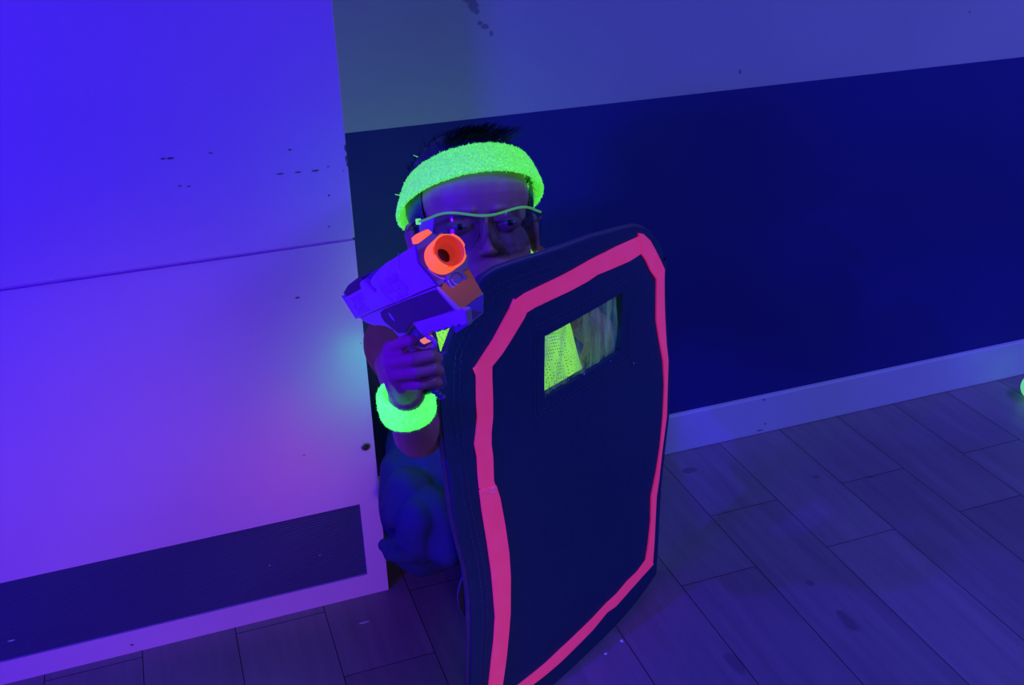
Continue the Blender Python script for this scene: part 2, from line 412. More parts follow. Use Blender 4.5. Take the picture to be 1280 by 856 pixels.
tapes = [
 ([(641,376),(655,366),(675,356),(700,344),(735,325),(745,320),(770,308),(796,296),(798,296)], [(656,390),(667,383),(688,373),(712,362),(733,351),(745,343),(765,335),(785,326),(800,316)], .0022),
 ([(797,291),(802,292),(810,300),(820,319),(829,337)], [(797,297),(799,316),(805,325),(811,338),(819,349)], .0028),
 ([(829,337),(829,352),(830,385),(832,430),(834,450),(833,480),(832,520),(827,560),(823,600),(820,620),(818,650),(816,680),(814,705)], [(818,340),(819,352),(820,400),(824,425),(828,450),(829,480),(827,520),(824,560),(820,590),(814,620),(813,650),(809,680),(805,702)], .0022),
 ([(815,704),(800,720),(785,737),(768,757),(757,765),(740,786),(720,806),(700,825),(680,842),(662,856),(640,876)], [(806,699),(795,714),(783,726),(770,742),(757,754),(741,771),(722,789),(700,809),(680,828),(650,853),(625,873)], .0026),
 ([(641,373),(636,385),(627,402),(615,425),(606,439),(592,461)], [(656,389),(653,396),(646,408),(636,425),(626,441),(612,459)], .003),
 ([(591,460),(595,470),(595,500),(596,520),(594,540),(592,555),(595,570),(596,590),(598,610)], [(614,454),(614,470),(615,500),(615,520),(613,540),(613,555),(615,570),(616,600),(620,611)], .0022),
 ([(598,612),(602,640),(609,680),(614,715),(616,740),(618,770),(616,800),(613,825),(610,856),(606,900),(604,935)], [(619,606),(624,622),(630,655),(635,690),(637,720),(637,745),(637,765),(635,790),(632,820),(627,856),(622,895),(620,925)], .0026),
]
for o_, i_, off in tapes:
    bm = bmesh.new(); strip(bm, o_, i_, off); t = obj('tape_strip', bm, M_pink, shield)
bm = bmesh.new()      # bottom strip returning to the left corner, out of the frame
strip(bm, [(645,872),(620,895),(604,935)], [(630,868),(612,885),(600,920)], .0024); bm.free()
M_torn, _, _ = mat('torn_white_paper', (.85,.6,.7), .7, .2)
bm = bmesh.new()
pts = [sz(*p) for p in ((600,613),(607,614),(613,615),(620,612),(612,610),(617,607))]
for a, b_ in zip(pts, pts[1:]): capsule(bm, S(*a, .0032), S(*b_, .0032), .0006, .0004, 6, 1)
obj('torn_tape_edge', bm, M_torn, shield)
# clear window film
M_film = bpy.data.materials.new('clear_plastic_film'); M_film.use_nodes = True; nt = M_film.node_tree; nt.nodes.clear()
out = N(nt, 'ShaderNodeOutputMaterial'); tr = N(nt, 'ShaderNodeBsdfTransparent'); gl = N(nt, 'ShaderNodeBsdfGlossy'); df = N(nt, 'ShaderNodeBsdfTranslucent'); d2 = N(nt, 'ShaderNodeBsdfDiffuse')
gl.inputs['Roughness'].default_value = .25; tr.inputs['Color'].default_value = (.9,.92,.92,1); df.inputs['Color'].default_value = (.8,.8,.8,1); d2.inputs['Color'].default_value = (.5,.5,.5,1)
tc = N(nt, 'ShaderNodeTexCoord'); mp = N(nt, 'ShaderNodeMapping'); mp.inputs['Scale'].default_value = (60, 60, 9); mp.inputs['Rotation'].default_value = (.3, .2, 0)
nt.links.new(tc.outputs['Object'], mp.inputs['Vector']); nz = noise(nt, 1, 5, mp.outputs[0], .65)
rp = ramp(nt, nz.outputs['Fac'], (.10,)*3, (.75,)*3, .40, .72)
bp = N(nt, 'ShaderNodeBump'); bp.inputs['Strength'].default_value = .8; bp.inputs['Distance'].default_value = .004; nt.links.new(nz.outputs['Fac'], bp.inputs['Height'])
nt.links.new(bp.outputs[0], gl.inputs['Normal'])
m0 = N(nt, 'ShaderNodeMixShader'); m0.inputs[0].default_value = .4; nt.links.new(df.outputs[0], m0.inputs[1]); nt.links.new(d2.outputs[0], m0.inputs[2])
m1 = N(nt, 'ShaderNodeMixShader'); nt.links.new(rp.outputs[0], m1.inputs[0]); nt.links.new(tr.outputs[0], m1.inputs[1]); nt.links.new(m0.outputs[0], m1.inputs[2])
m2 = N(nt, 'ShaderNodeMixShader'); m2.inputs[0].default_value = .07; nt.links.new(m1.outputs[0], m2.inputs[1]); nt.links.new(gl.outputs[0], m2.inputs[2]); nt.links.new(m2.outputs[0], out.inputs[0])
bm = bmesh.new(); G = {}
rnd = random.Random(3)
for i in range(41):
    for j in range(31):
        a = wr-.004+(wl-wr+.008)*i/40; z = wz0-.004+(wz1-wz0+.008)*j/30
        w = .0012*math.sin(a*170+z*60)+.0008*math.sin(a*320-z*90)
        G[i, j] = (bm.verts.new(S(a, z, -TH*.55+w)), bm.verts.new(S(a, z, -TH*.55-.0004+w)))
for i in range(40):
    for j in range(30):
        bm.faces.new((G[i,j][0], G[i+1,j][0], G[i+1,j+1][0], G[i,j+1][0]))
obj('clear_window', bm, M_film, shield, True)
# glue blobs and curled film edge along the lower and right border of the window
M_glue, _, _ = mat('dried_clear_glue', (.45,.5,.6), .25, .6)
for (x, y, r) in ((684,487,.0012),(729,467,.0018),(730,463,.001),(762,451,.001),(697,480,.001),(710,474,.0008),(791,454,.0014),(676,380,.001)):
    a, z = sz(x, y); bm = bmesh.new(); ellip(bm, Matrix.Translation(S(a, z, .0012)), (0,0,0), (r, r, r*1.4), 10, 8)
    obj('glue_spot', bm, M_glue, shield, True)
# carrying strap showing behind the left edge
M_strap, _, _ = mottled('blue_violet_webbing', (.05,.05,.16), (.07,.07,.2), 90, .6, .3)
bm = bmesh.new()
pp = [onplane(x, y, S(SMAX, .3, -.03), sn) for x, y in ((598,690),(590,700),(583,712),(577,728),(575,742),(577,756),(582,764),(589,771),(598,778))]
nn = []
for i, p in enumerate(pp):
    for k in range(3): pass
L1 = [p for p in pp]
rows_ = []
for i, p in enumerate(pp):
    d = (pp[min(i+1, len(pp)-1)]-pp[max(i-1, 0)]).normalized(); x = sn.cross(d).normalized()
    wd = .0035 if i < 4 else .006
    q = [p+x*wd+sn*.001, p-x*wd+sn*.001, p-x*wd-sn*.0012, p+x*wd-sn*.0012]; rows_.append([bm.verts.new(v) for v in q])
for a, b_ in zip(rows_, rows_[1:]):
    for k in range(4): bm.faces.new((a[k], a[(k+1)%4], b_[(k+1)%4], b_[k]))
bm.faces.new(rows_[0]); bm.faces.new(rows_[-1][::-1])
obj('strap', bm, M_strap, shield, True, 40)
# handle on the back, held by the child's other hand
hs = SMAX*.36
hp = [S(hs, .50, -TH-.001), S(hs, .50, -TH-.032), S(hs, .485, -TH-.042), S(hs, .40, -TH-.042), S(hs, .385, -TH-.032), S(hs, .385, -TH-.001)]
bm = bmesh.new(); tube(bm, hp, .007, 12); obj('handle', bm, M_black, shield, True)

# ------------------------------------------------------------------ child
M_skin, nt, b = mottled('skin', (.40,.17,.15), (.45,.20,.17), 30, .5, .12, .4, 420)
b.inputs['Subsurface Weight'].default_value = .0
M_hair, nt, b = mottled('dark_hair', (.012,.025,.075), (.02,.035,.095), 120, .4, .5, .6, 500)
M_shirt, nt, b = mottled('brown_cotton', (.16,.07,.045), (.21,.09,.055), 60, .85, .5, .2, 900, emit=(.016,.006,.003), es=1)
M_trous, nt, b = mottled('dark_blue_trousers', (.024,.032,.13), (.028,.036,.15), 40, .8, .4, .2, 600)
M_shoe, _, _ = mottled('black_shoe_canvas', (.03,.03,.04), (.04,.04,.055), 60, .7, .3)
M_terry, nt, b = mat('fluorescent_terry', (.45,.95,.15), .9, .1, emit=(.055,.62,.10), es=1)
nz = noise(nt, 520, 2); r1 = ramp(nt, nz.outputs['Fac'], (.045,.50,.03), (.09,.85,.07), .35, .65); nt.links.new(r1.outputs[0], b.inputs['Emission Color'])
bump(nt, b, nz.outputs['Fac'], .6, .002)
M_terry2, nt, b = mat('fluorescent_terry_wrist', (.45,.95,.15), .9, .1, emit=(.08,1.4,.13), es=1)
nz = noise(nt, 520, 2); r1 = ramp(nt, nz.outputs['Fac'], (.05,1.1,.08), (.10,2.8,.18), .35, .65); nt.links.new(r1.outputs[0], b.inputs['Emission Color'])
bump(nt, b, nz.outputs['Fac'], .6, .002)
M_bib, nt, b = mat('fluorescent_mesh_fabric', (.6,.9,.12), .8, .2, emit=(.16,.50,.03), es=1)
vo = N(nt, 'ShaderNodeTexVoronoi'); vo.inputs['Scale'].default_value = 300; vo.inputs['Randomness'].default_value = .25
tc = N(nt, 'ShaderNodeTexCoord'); nt.links.new(tc.outputs['Object'], vo.inputs['Vector'])
r1 = ramp(nt, vo.outputs['Distance'], (.03,.07,.01), (.24,.85,.05), .22, .34); nt.links.new(r1.outputs[0], b.inputs['Emission Color'])
r2 = ramp(nt, vo.outputs['Distance'], (.06,.08,.03), (.6,.9,.12), .22, .34); nt.links.new(r2.outputs[0], b.inputs['Base Color'])

# head frame: local x = image right, y = face forward, z = up
HC = at(592, 285, 1.385)
hf = cdir(.20, -.06, .975); hr = cdir(.98, .10, -.17); hr = (hr-hf*hr.dot(hf)).normalized(); hu = hr.cross(hf); 
if hu.dot(cu) < 0: hu = -hu
HM = Matrix(((hr.x, hf.x, hu.x, HC.x), (hr.y, hf.y, hu.y, HC.y), (hr.z, hf.z, hu.z, HC.z), (0,0,0,1)))
HS = 1.04
HM = HM @ Matrix.Scale(HS, 4)
def hp_(x, y, z): return HM @ V((x, y, z))

child = empty('person', FL(545,716)+V((.08,.0,0)), 'crouching child in lime headband and wristband, aiming a toy blaster beside the shield', 'person')

bm = bmesh.new()
E_ = lambda c_, r_, M=HM: ellip(bm, M, c_, r_)
E_((0,-.012,.034), (.076,.092,.086))           # cranium
E_((0,.028,.038), (.069,.060,.058))            # forehead
E_((0,.020,-.035), (.067,.064,.066))
E_((0,.040,-.055), (.050,.046,.046))           # face
E_((0,.040,-.076), (.036,.042,.028))           # jaw
E_((0,.070,-.094), (.015,.014,.012))           # chin
for sg in (-1, 1):
    E_((sg*.034,.046,-.032), (.022,.026,.024))  # cheek
    capsule(bm, hp_(sg*.014,.0835,.018), hp_(sg*.046,.067,.021), .0040, .0035)   # brow
    E_((sg*.031,.073,.000), (.0155,.011,.0095)) # lids
    E_((sg*.0078,.088,-.033), (.005,.006,.0045))
    E_((sg*.079,-.006,-.012), (.0075,.017,.027))
    E_((sg*.084,-.010,-.002), (.004,.013,.014))
    capsule(bm, hp_(sg*.004,.090,-.0625), hp_(sg*.019,.081,-.0645), .0042, .003)
    capsule(bm, hp_(sg*.003,.089,-.0690), hp_(sg*.016,.081,-.0685), .0048, .0032)
capsule(bm, hp_(0,.083,.006), hp_(0,.092,-.027), .0050, .0062)
E_((0,.093,-.031), (.0072,.0068,.0062))
# spine and shoulders
neck0 = hp_(0,-.022,-.05); neck1 = at(600, 392, 1.43)
pelvis = V((.43, 1.50, .33)); waist = V((.425, 1.47, .42)); chest = V((.415, 1.415, .535)); 
shR = at(495, 432, 1.46); shL = V((.535, 1.47, .562))
neck1 = (shR+shL)/2 + V((0, -.02, .045))
capsule(bm, neck0, neck1, .040, .045)
torso = [(neck1, .045), (chest+V((0,0,.02)), .085), (waist, .082), (pelvis, .09)]
chain(bm, torso)
elb = at(523, 541, 1.31); wri = at(508, 492, 1.145)
capsule(bm, neck1, shR, .045, .040); capsule(bm, neck1, shL, .045, .040)
chain(bm, [(shR, .038), ((shR+elb)/2, .033), (elb, .032)])
mid = elb.lerp(wri, .4)
chain(bm, [(elb, .032), (mid, .029), (wri, .021)])
# ---- right hand (image left) round the grip, each finger a tapering chain
ZH = 1.085
hk = {}
palmpts = [(wri, .020), (at(500,470,1.115), .019), (at(497,452,1.10), .018)]
chain(bm, palmpts)
kn = [at(489,437,1.085), at(489,453,1.078), at(494,468,1.08), at(503,481,1.09)]
for k in kn: chain(bm, [(wri, .017), (k, .0098)])
for a_, b_ in zip(kn, kn[1:]): capsule(bm, a_, b_, .0098, .0095)
F1 = [(kn[0], .0092), (at(506,427,1.055), .0080), (at(514,426,1.046), .0070), (at(519,427,1.048), .0062)]
F2 = [(kn[1], .0092), (at(516,449,1.045), .0082), (at(538,445,1.048), .0076), (at(547,447,1.066), .0068)]
F3 = [(kn[2], .0090), (at(521,465,1.052), .0080), (at(541,461,1.056), .0074), (at(549,463,1.073), .0066)]
F4 = [(kn[3], .0084), (at(525,481,1.066), .0072), (at(541,477,1.070), .0066), (at(548,478,1.084), .006)]
for f_ in (F1, F2, F3, F4): chain(bm, [(p, r*.88) for p, r in f_])
chain(bm, [(at(506,470,1.13), .013), (at(518,448,1.135), .0115), (at(528,440,1.12), .0095), (at(538,437,1.11), .008)])   # thumb on the far side
# ---- left arm and hand on the shield handle
hmid = S(hs, .443, -TH-.042)
elL = V((.66, 1.43, .43)); wrL = hmid + V((.03,.07,-.03)).normalized()*.062
chain(bm, [(shL, .038), ((shL+elL)/2, .033), (elL, .030)]); chain(bm, [(elL, .030), (wrL, .020)])
tL = V((sd.x, sd.y, 0)); bk = -nrm(hs)
for i in range(4):
    zc = .472-.017*i; base = hmid + bk*.026 + V((0,0,zc-hmid.z))
    chain(bm, [(wrL, .014), (base, .009)])
    chain(bm, [(base, .0085), (base-tL*.015-bk*.010, .0078), (base-tL*.013-bk*.030, .0072), (base+tL*.004-bk*.036, .0064)])
chain(bm, [(wrL, .013), (hmid+tL*.014+bk*.014+V((0,0,.02)), .010), (hmid+tL*.013-bk*.004+V((0,0,.045)), .008)])
# ---- legs: kneeling, shins turned back along the wall
kR = at(533, 668, 1.68); kR.z = max(kR.z, .07); hR = V((.385, 1.50, .30)); aR = V((.50, 1.60, .05))
kL = V((.56, 1.41, .07)); hL = V((.48, 1.51, .30)); aL = V((.70, 1.56, .05))
for h_, k_, a_ in ((hR, kR, aR), (hL, kL, aL)):
    capsule(bm, h_, k_, .068, .052); capsule(bm, k_, a_, .050, .032)
    capsule(bm, a_, a_+V((.07,.015,-.01)), .030, .022)
body = fused('body', bm, M_skin, child, .0021, 3)

# eyes
M_eye, _, _ = mat('eye', (.28,.28,.30), .15, .6); M_iris, _, _ = mat('dark_iris', (.02,.015,.012), .1, .6)
for sg in (-1, 1):
    bm = bmesh.new(); ellip(bm, HM, (sg*.031,.0775,.000), (.011,.0085,.0042)); e_ = obj('eye', bm, M_eye, child, True)
    bm = bmesh.new(); ellip(bm, HM, (sg*.031,.0828,.0), (.0045,.004,.0040), 16, 12); obj('iris', bm, M_iris, e_, True)
# hair
bm = bmesh.new()
hc = V((0,-.016,.036)); hrd = (.083,.099,.090)
def hairline(v):   # keep above the forehead line, behind the temples
    x, y, z = v
    return z > .070 if y > .040 else z > (-.004 if y > -.012 else (-.02 if y > -.03 else -.055))
ret = bmesh.ops.create_uvsphere(bm, u_segments=64, v_segments=48, radius=1)
for v in list(bm.verts):
    v.co = V((hc.x+v.co.x*hrd[0], hc.y+v.co.y*hrd[1], hc.z+v.co.z*hrd[2]))
dead = [f for f in bm.faces if not hairline(f.calc_center_median())]
bmesh.ops.delete(bm, geom=dead, context='FACES')
scalp = [(f.calc_center_median().copy(), f.normal.copy()) for f in bm.faces]
for v in bm.verts: v.co = HM @ v.co
R_ = random.Random(11)
for i in range(5200):
    p, n_ = R_.choice(scalp); p = p + V((R_.uniform(-.004,.004), R_.uniform(-.004,.004), R_.uniform(-.004,.004)))
    comb = V((.55, .55, .0)) if p.z > .05 else V((0, -.5, -.8))
    comb = (comb - n_*comb.dot(n_)*.8)
    L_ = R_.uniform(.009, .017) if p.z > .06 else R_.uniform(.008, .014)
    d1 = (n_*.30 + comb + V((R_.gauss(0,.2), R_.gauss(0,.2), R_.gauss(0,.2)))).normalized()
    a = p - n_*.003; m_ = a + d1*L_*.55; e_ = m_ + (d1*.8 - n_*.35 + V((R_.gauss(0,.15),)*3)).normalized()*L_*.5
    w_ = d1.cross(n_).normalized()*.0006
    vs = [bm.verts.new(HM @ q) for q in (a-w_, a+w_, m_+w_*.8, m_-w_*.8, e_)]
    bm.faces.new((vs[0], vs[1], vs[2], vs[3])); bm.faces.new((vs[3], vs[2], vs[4]))
for i in range(420):       # the lifted fringe above the band
    t = R_.random(); p = V((-.035+.075*t+R_.uniform(-.008,.008), .045+R_.uniform(-.012,.012), .100+.010*math.sin(t*3)+R_.uniform(-.004,.004)))
    q = p + V((.010+.02*t, .012, .018*math.sin(1.2+t)))*R_.uniform(.4,.8); e_ = q + V((.014,.010,-.004))*R_.uniform(.6,1.5)
    w_ = V((.0004,-.0006,0))
    vs = [bm.verts.new(HM @ k) for k in (p-w_, p+w_, q+w_, q-w_, e_)]
    bm.faces.new((vs[0], vs[1], vs[2], vs[3])); bm.faces.new((vs[3], vs[2], vs[4]))
me_h = obj('hair', bm, M_hair, child, True)

# terry rings: dense loops give a fuzzy outline
def terry_ring(name, centre_fn, out_fn, ax_fn, wid, thk, nseg, nsec, parent, fuzz, mtl, seed=1):
    bm = bmesh.new(); R_ = random.Random(seed); grid = []
    for i in range(nseg):
        t = 2*math.pi*i/nseg; C_ = centre_fn(t); o_ = out_fn(t); a_ = ax_fn(t); ring = []
        for j in range(nsec):
            q = 2*math.pi*j/nsec; cx, sx = math.cos(q), math.sin(q)
            ex = abs(cx)**.55*(1 if cx > 0 else -1); ey = abs(sx)**.8*(1 if sx > 0 else -1)
            n_ = (o_*cx+a_*sx)
            p = C_ + a_*(ey*wid/2) + o_*(ex*thk/2) + n_*(R_.uniform(-fuzz, fuzz) if cx > -.3 else 0)
            ring.append(bm.verts.new(p))
        grid.append(ring)
    for i in range(nseg):
        for j in range(nsec):
            bm.faces.new((grid[i][j], grid[(i+1)%nseg][j], grid[(i+1)%nseg][(j+1)%nsec], grid[i][(j+1)%nsec]))
    for k in range(int(nseg*14)):
        i = R_.randrange(nseg); j = R_.randrange(nsec); v = grid[i][j].co; C_ = centre_fn(2*math.pi*i/nseg); n_ = (v-C_).normalized()
        if n_.dot(out_fn(2*math.pi*i/nseg)) < -.1: continue
        w_ = frame(n_)[0]*.0004; e_ = v+n_*fuzz*R_.uniform(1, 2.6)+V((R_.gauss(0,1), R_.gauss(0,1), R_.gauss(0,1)))*fuzz*.6
        bm.faces.new([bm.verts.new(x) for x in (v-w_, v+w_, e_)])
    return obj(name, bm, mtl, parent, True)
BR, BF = .0865, .102
def bc(t): y = BF*math.cos(t); x = BR*math.sin(t); return HM @ V((x, y-.014, .046+.034*math.cos(t)+.004*math.sin(t)))
def bo(t):
    n_ = V((math.sin(t)/BR, math.cos(t)/BF, .0)).normalized(); n_.z = .42+.1*math.cos(t); return (HM.to_3x3() @ n_).normalized()
def ba(t):
    d = (bc(t+.01)-bc(t-.01)).normalized(); a = d.cross(bo(t)).normalized(); return a if a.dot(hu) > 0 else -a
terry_ring('headband', bc, bo, ba, .040, .0085, 420, 48, child, .0009, M_terry, 2)
for (x, y, ex, ey) in ((524,206,530,211),(522,196,517,194),(494,243,500,244),(524,207,531,209)):
    z_ = 1.345; bm = bmesh.new(); capsule(bm, at(x, y, z_), at(ex, ey, z_), .0005, .0004, 6, 2)
    obj('loose_thread', bm, M_terry, child, True)
# wristband
wdir = (wri-elb).normalized(); wc = at(508, 503, 1.17); wax = cdir(-.10, .80, .58)
wx, wy = frame(wax)
def wc_(t): return wc + (wx*math.cos(t)+wy*math.sin(t))*.0265
terry_ring('wristband', wc_, lambda t: (wx*math.cos(t)+wy*math.sin(t)), lambda t: wax, .036, .0115, 240, 40, child, .0011, M_terry2, 5)
bm = bmesh.new(); lc = at(482.5, 525, 1.15); xx, yy = cr, cu
tube(bm, [lc+(xx*math.cos(t)+yy*math.sin(t)*1.15)*.0024 for t in [2*math.pi*k/16 for k in range(16)]], .0007, 6, True); obj('thread_loop', bm, M_terry, child, True)

# clothes
bm = bmesh.new()
chain(bm, [(chest+V((0,0,.02)), .098), (waist, .096), (pelvis+V((0,0,.02)), .10)])
capsule(bm, neck1, chest, .052, .09)
capsule(bm, neck1-V((0,0,.015)), shR, .050, .047); capsule(bm, neck1-V((0,0,.015)), shL, .050, .047)
slv = shR.lerp(elb, .10); chain(bm, [(shR, .045), (slv, .043)])
slL = shL.lerp(elL, .5); chain(bm, [(shL, .047), (slL, .046)])
fused('shirt', bm, M_shirt, child, .004, 4, lambda v, n: v + n*(.0012*math.sin(v.z*95+v.x*40)))
bm = bmesh.new()
chain(bm, [(chest+V((0,-.004,.03)), .1), (waist+V((0,-.003,0)), .101), (pelvis+V((0,0,.05)), .104)])
capsule(bm, neck1-V((0,0,.03)), chest, .06, .098)
capsule(bm, at(672,405,1.525), at(692,470,1.50), .045, .045)
for k, sh in ((0, shR), (1, shL)):
    capsule(bm, neck1.lerp(sh, .25)-V((0,0,.01)), neck1.lerp(sh, .80)-V((0,0,.004)), .055, .053)
fused('mesh_bib', bm, M_bib, child, .004, 5, lambda v, n: v + n*(.0015*math.sin(v.z*70+v.x*60)))
bm = bmesh.new()
for h_, k_, a_ in ((hR, kR, aR), (hL, kL, aL)):
    chain(bm, [(h_, .088), (k_+(h_-k_)*.3, .080), (k_, .066)]); capsule(bm, k_, a_, .062, .045)
capsule(bm, hR, hL, .09, .09); capsule(bm, pelvis, pelvis+V((0,0,.06)), .095, .09)
# loose folds of the trouser leg at the knee
capsule(bm, at(500,590,1.70), at(503,650,1.66), .036, .034)
capsule(bm, at(521,650,1.60), at(522,686,1.62), .034, .026)
capsule(bm, at(480,682,1.60), at(520,684,1.62), .0125, .02); capsule(bm, at(486,694,1.59), at(512,694,1.60), .012, .016)
capsule(bm, at(500,635,1.63), at(512,615,1.64), .032, .04); capsule(bm, at(540,640,1.62), at(560,680,1.62), .04, .035)
def fold(v, n): return v + n*(.002*math.sin(v.z*80+v.x*55+1) + .001*math.sin(v.x*160))
fused('trousers', bm, M_trous, child, .004, 6, fold)
for a_ in (aR, aL):
    bm = bmesh.new(); capsule(bm, a_+V((-.005,0,.0)), a_+V((.085,.018,-.008)), .037, .031)
    capsule(bm, a_+V((0,0,-.008)), a_+V((.1,.02,-.014)), .034, .028)
    fused('shoe', bm, M_shoe, child, .004, 4, lambda v, n: V((v.x, v.y, max(v.z, .002))))

# ------------------------------------------------------------------ safety glasses
gl_root = empty('safety_glasses', hp_(0,.1,0), 'clear wraparound safety glasses with a glowing green top rim worn by the child', 'glasses')
M_rim, _, _ = mat('green_edge_acrylic', (.2,.5,.08), .3, .4, emit=(.03,.20,.04), es=1)
M_tip, _, _ = mat('lime_edge_tip', (.4,.9,.06), .3, .5, emit=(.10,.75,.10), es=1)
M_lens = bpy.data.materials.new('tinted_polycarbonate'); M_lens.use_nodes = True; nt = M_lens.node_tree; nt.nodes.clear()
out = N(nt, 'ShaderNodeOutputMaterial'); tr = N(nt, 'ShaderNodeBsdfTransparent'); gl = N(nt, 'ShaderNodeBsdfGlossy'); mx = N(nt, 'ShaderNodeMixShader'); fr = N(nt, 'ShaderNodeFresnel')
tr.inputs[0].default_value = (.62,.66,.74,1); gl.inputs['Roughness'].default_value = .06; fr.inputs[0].default_value = 1.5  # tint lays shade over the face behind the clear lens
nt.links.new(fr.outputs[0], mx.inputs[0]); nt.links.new(tr.outputs[0], mx.inputs[1]); nt.links.new(gl.outputs[0], mx.inputs[2]); nt.links.new(mx.outputs[0], out.inputs[0])
M_clear = M_lens.copy(); M_clear.name = 'clear_frame_plastic'
for n_ in M_clear.node_tree.nodes:
    if n_.type == 'BSDF_TRANSPARENT': n_.inputs[0].default_value = (.93,.95,.97,1)
# wrap curve in the head frame
def gp(a, z=0, k=0):     # a from -1 (image left) to 1
    th = a*1.28; x = .080*math.sin(th); y = .034 + .072*math.cos(th)
    return V((x, y+.006*math.cos(th*2)*0 + k, z))
brow = []
def browz(a): return .0135 + .0036*math.cos(a*6.4) * (1 if abs(a) < .75 else .6) * -1
for i in range(61):
    a = -1+2*i/60; brow.append(HM @ gp(a, browz(a)))
bm = bmesh.new(); tube(bm, brow, [.0016]*61, 8); obj('brow_rim', bm, M_rim, gl_root, True)
bm = bmesh.new(); e0 = gp(-1, browz(-1)); box(bm, (e0.x-.003, e0.y-.003, e0.z-.0035), (e0.x+.003, e0.y+.003, e0.z+.0035))
for v in bm.verts: v.co = HM @ v.co
obj('rim_tip', bm, M_tip, gl_root, bevel=.0006)
for sg in (-1, 1):
    bm = bmesh.new(); g2 = {}
    for i in range(25):
        a = sg*(.10+.90*i/24); zt = browz(a); t = (i/24)
        zb = -.030+.006*t*t - .0 if t > .12 else -.014-.016*(t/.12)
        for j in range(11): g2[i, j] = bm.verts.new(HM @ gp(a, zt+(zb*(1-.35*t**6)-zt)*j/10, .0035*math.sin(j/10*math.pi)-.004*(j/10)))
    for i in range(24):
        for j in range(10): bm.faces.new((g2[i,j], g2[i+1,j], g2[i+1,j+1], g2[i,j+1]))
    obj('lens', bm, M_lens, gl_root, True)
    bm = bmesh.new(); e0 = gp(sg, browz(sg))
    tube(bm, [HM @ V(q) for q in (e0, (sg*.083, .03, .008), (sg*.0865, 0, .004), (sg*.085, -.03, -.004))], [.002, .002, .0018, .0016], 8)
    obj('temple', bm, M_clear, gl_root, True)
    bm = bmesh.new(); tube(bm, [HM @ V(q) for q in ((sg*.005,.105,.008), (sg*.0085,.105,-.006), (sg*.0125,.1005,-.02))], .0016, 8); obj('nose_pad', bm, M_clear, gl_root, True)

# ------------------------------------------------------------------ toy blaster
gf = cdir(.43, .24, .868); gw = cdir(.76, .42, -.50); gw = (gw-gf*gw.dot(gf)).normalized(); gd = gw.cross(gf)
if gd.dot(cu) > 0: gd = -gd
G0 = at(548, 357, 1.0)
def side(x, y, off=0): return onplane(x, y, G0+gw*off, gw)
def frontp(x, y, off=0): return onplane(x, y, G0+gf*off, gf)
gun = empty('toy_blaster', at(505, 415, 1.06), 'violet-blue toy dart blaster with an orange muzzle held in the right hand of the child', 'toy gun')
M_gun, nt, b = mottled('pale_violet_plastic', (.46,.36,.37), (.49,.39,.40), 30, .38, .1, .5)
M_gun2, nt, b = mottled('grey_violet_plastic', (.10,.085,.20), (.12,.10,.23), 30, .45, .1, .5)
M_pan, nt, b = mottled('dark_grey_plastic', (.055,.05,.07), (.065,.06,.08), 40, .4, .1, .5)
M_org, nt, b = mottled('fluorescent_orange_plastic', (.9,.22,.03), (.95,.26,.04), 20, .45, .05, .2, emit=(.88,.125,.010), es=1)
M_org2, nt, b = mottled('unlit_orange_plastic', (.6,.10,.03), (.65,.12,.035), 20, .45, .05, .2, emit=(.27,.02,.014), es=1)  # same orange made darker and dimmer, shade inside the muzzle painted in
M_plate, nt, b = mottled('shaded_orange_plastic', (.30,.10,.03), (.34,.12,.035), 20, .5, .05, .4, emit=(.065,.022,.008), es=1)  # orange plastic browned to paint in its shade, faint emission adds red
M_trig, _, _ = mat('orange_trigger_plastic', (.9,.3,.1), .4, .5, emit=(.8,.19,.06), es=1)
T = .034
def plane3(a, b_): n_ = (b_-a).cross(gw).normalized(); return n_ if n_.dot(gf) > 0 else -n_
nU = plane3(side(520,306), side(548.5,357)); nL = plane3(side(548.5,357), side(573,385))
def pu(x, y, off=0): return onplane(x, y, G0+nU*off, nU)
def pl(x, y, off=0): return onplane(x, y, G0+nL*off, nL)
slide = [(427.6,369.5),(432,371.5),(451,361),(449.5,356),(450,352.5),(453,350),(457,352),(463,359),(469,365),(471,362),(466,359.5),(462.8,355),(463,350),(464.5,347),(470,340.4),(480.5,330),(519,306),(521,327),(548,356.5),(510,371.6),(463.5,390.5),(450,397.6),(445,397.8)]
bm = bmesh.new(); prism(bm, [side(x, y) for x, y in slide], gw*T); obj('slide', bm, M_gun, gun, bevel=.0009)
sl = [o for o in gun.children][0]
# embossed ribs and relief on the slide, part of its surface
bm = bmesh.new()
def rib(a, b_, w=.0013, off=.0): capsule(bm, side(*a, off), side(*b_, off), w, w, 6, 2)
for i in range(7): t = i/6; rib((482+13*t, 349-7*t), (487+11*t, 354-6*t+1))
for i in range(7): t = i/6; rib((496+12*t, 371-7*t+1), (499+11*t, 376-7*t))
for i in range(5): t = i/4; rib((439+11*t, 373-6*t), (444+11*t, 379-6*t))
for i in range(5): t = i/4; rib((450+11*t, 395-6*t-2), (447+11*t, 389-6*t))
def squig(pts, w=.0012): 
    for a, b_ in zip(pts, pts[1:]): rib(a, b_, w)
squig([(474,358),(480,366),(486,372),(490,374)]); squig([(479,356),(484,364),(488,366),(484,358),(491,366)])
squig([(487,355),(494,364),(500,368)]); squig([(492,352),(499,361)]); squig([(492,356),(497,354),(500,358),(496,360)]); squig([(499,350),(506,359),(510,361)]); squig([(503,352),(509,358)])
squig([(476,360),(478,358),(475,357)]); squig([(500,363),(506,361)]); squig([(484,370),(489,375),(492,379)])
squig([(446,377),(443,381),(446,387),(452,390),(456,386),(454,379),(449,376),(446,377)]); squig([(448,379),(451,383),(449,386)]); squig([(451,378),(454,384)])
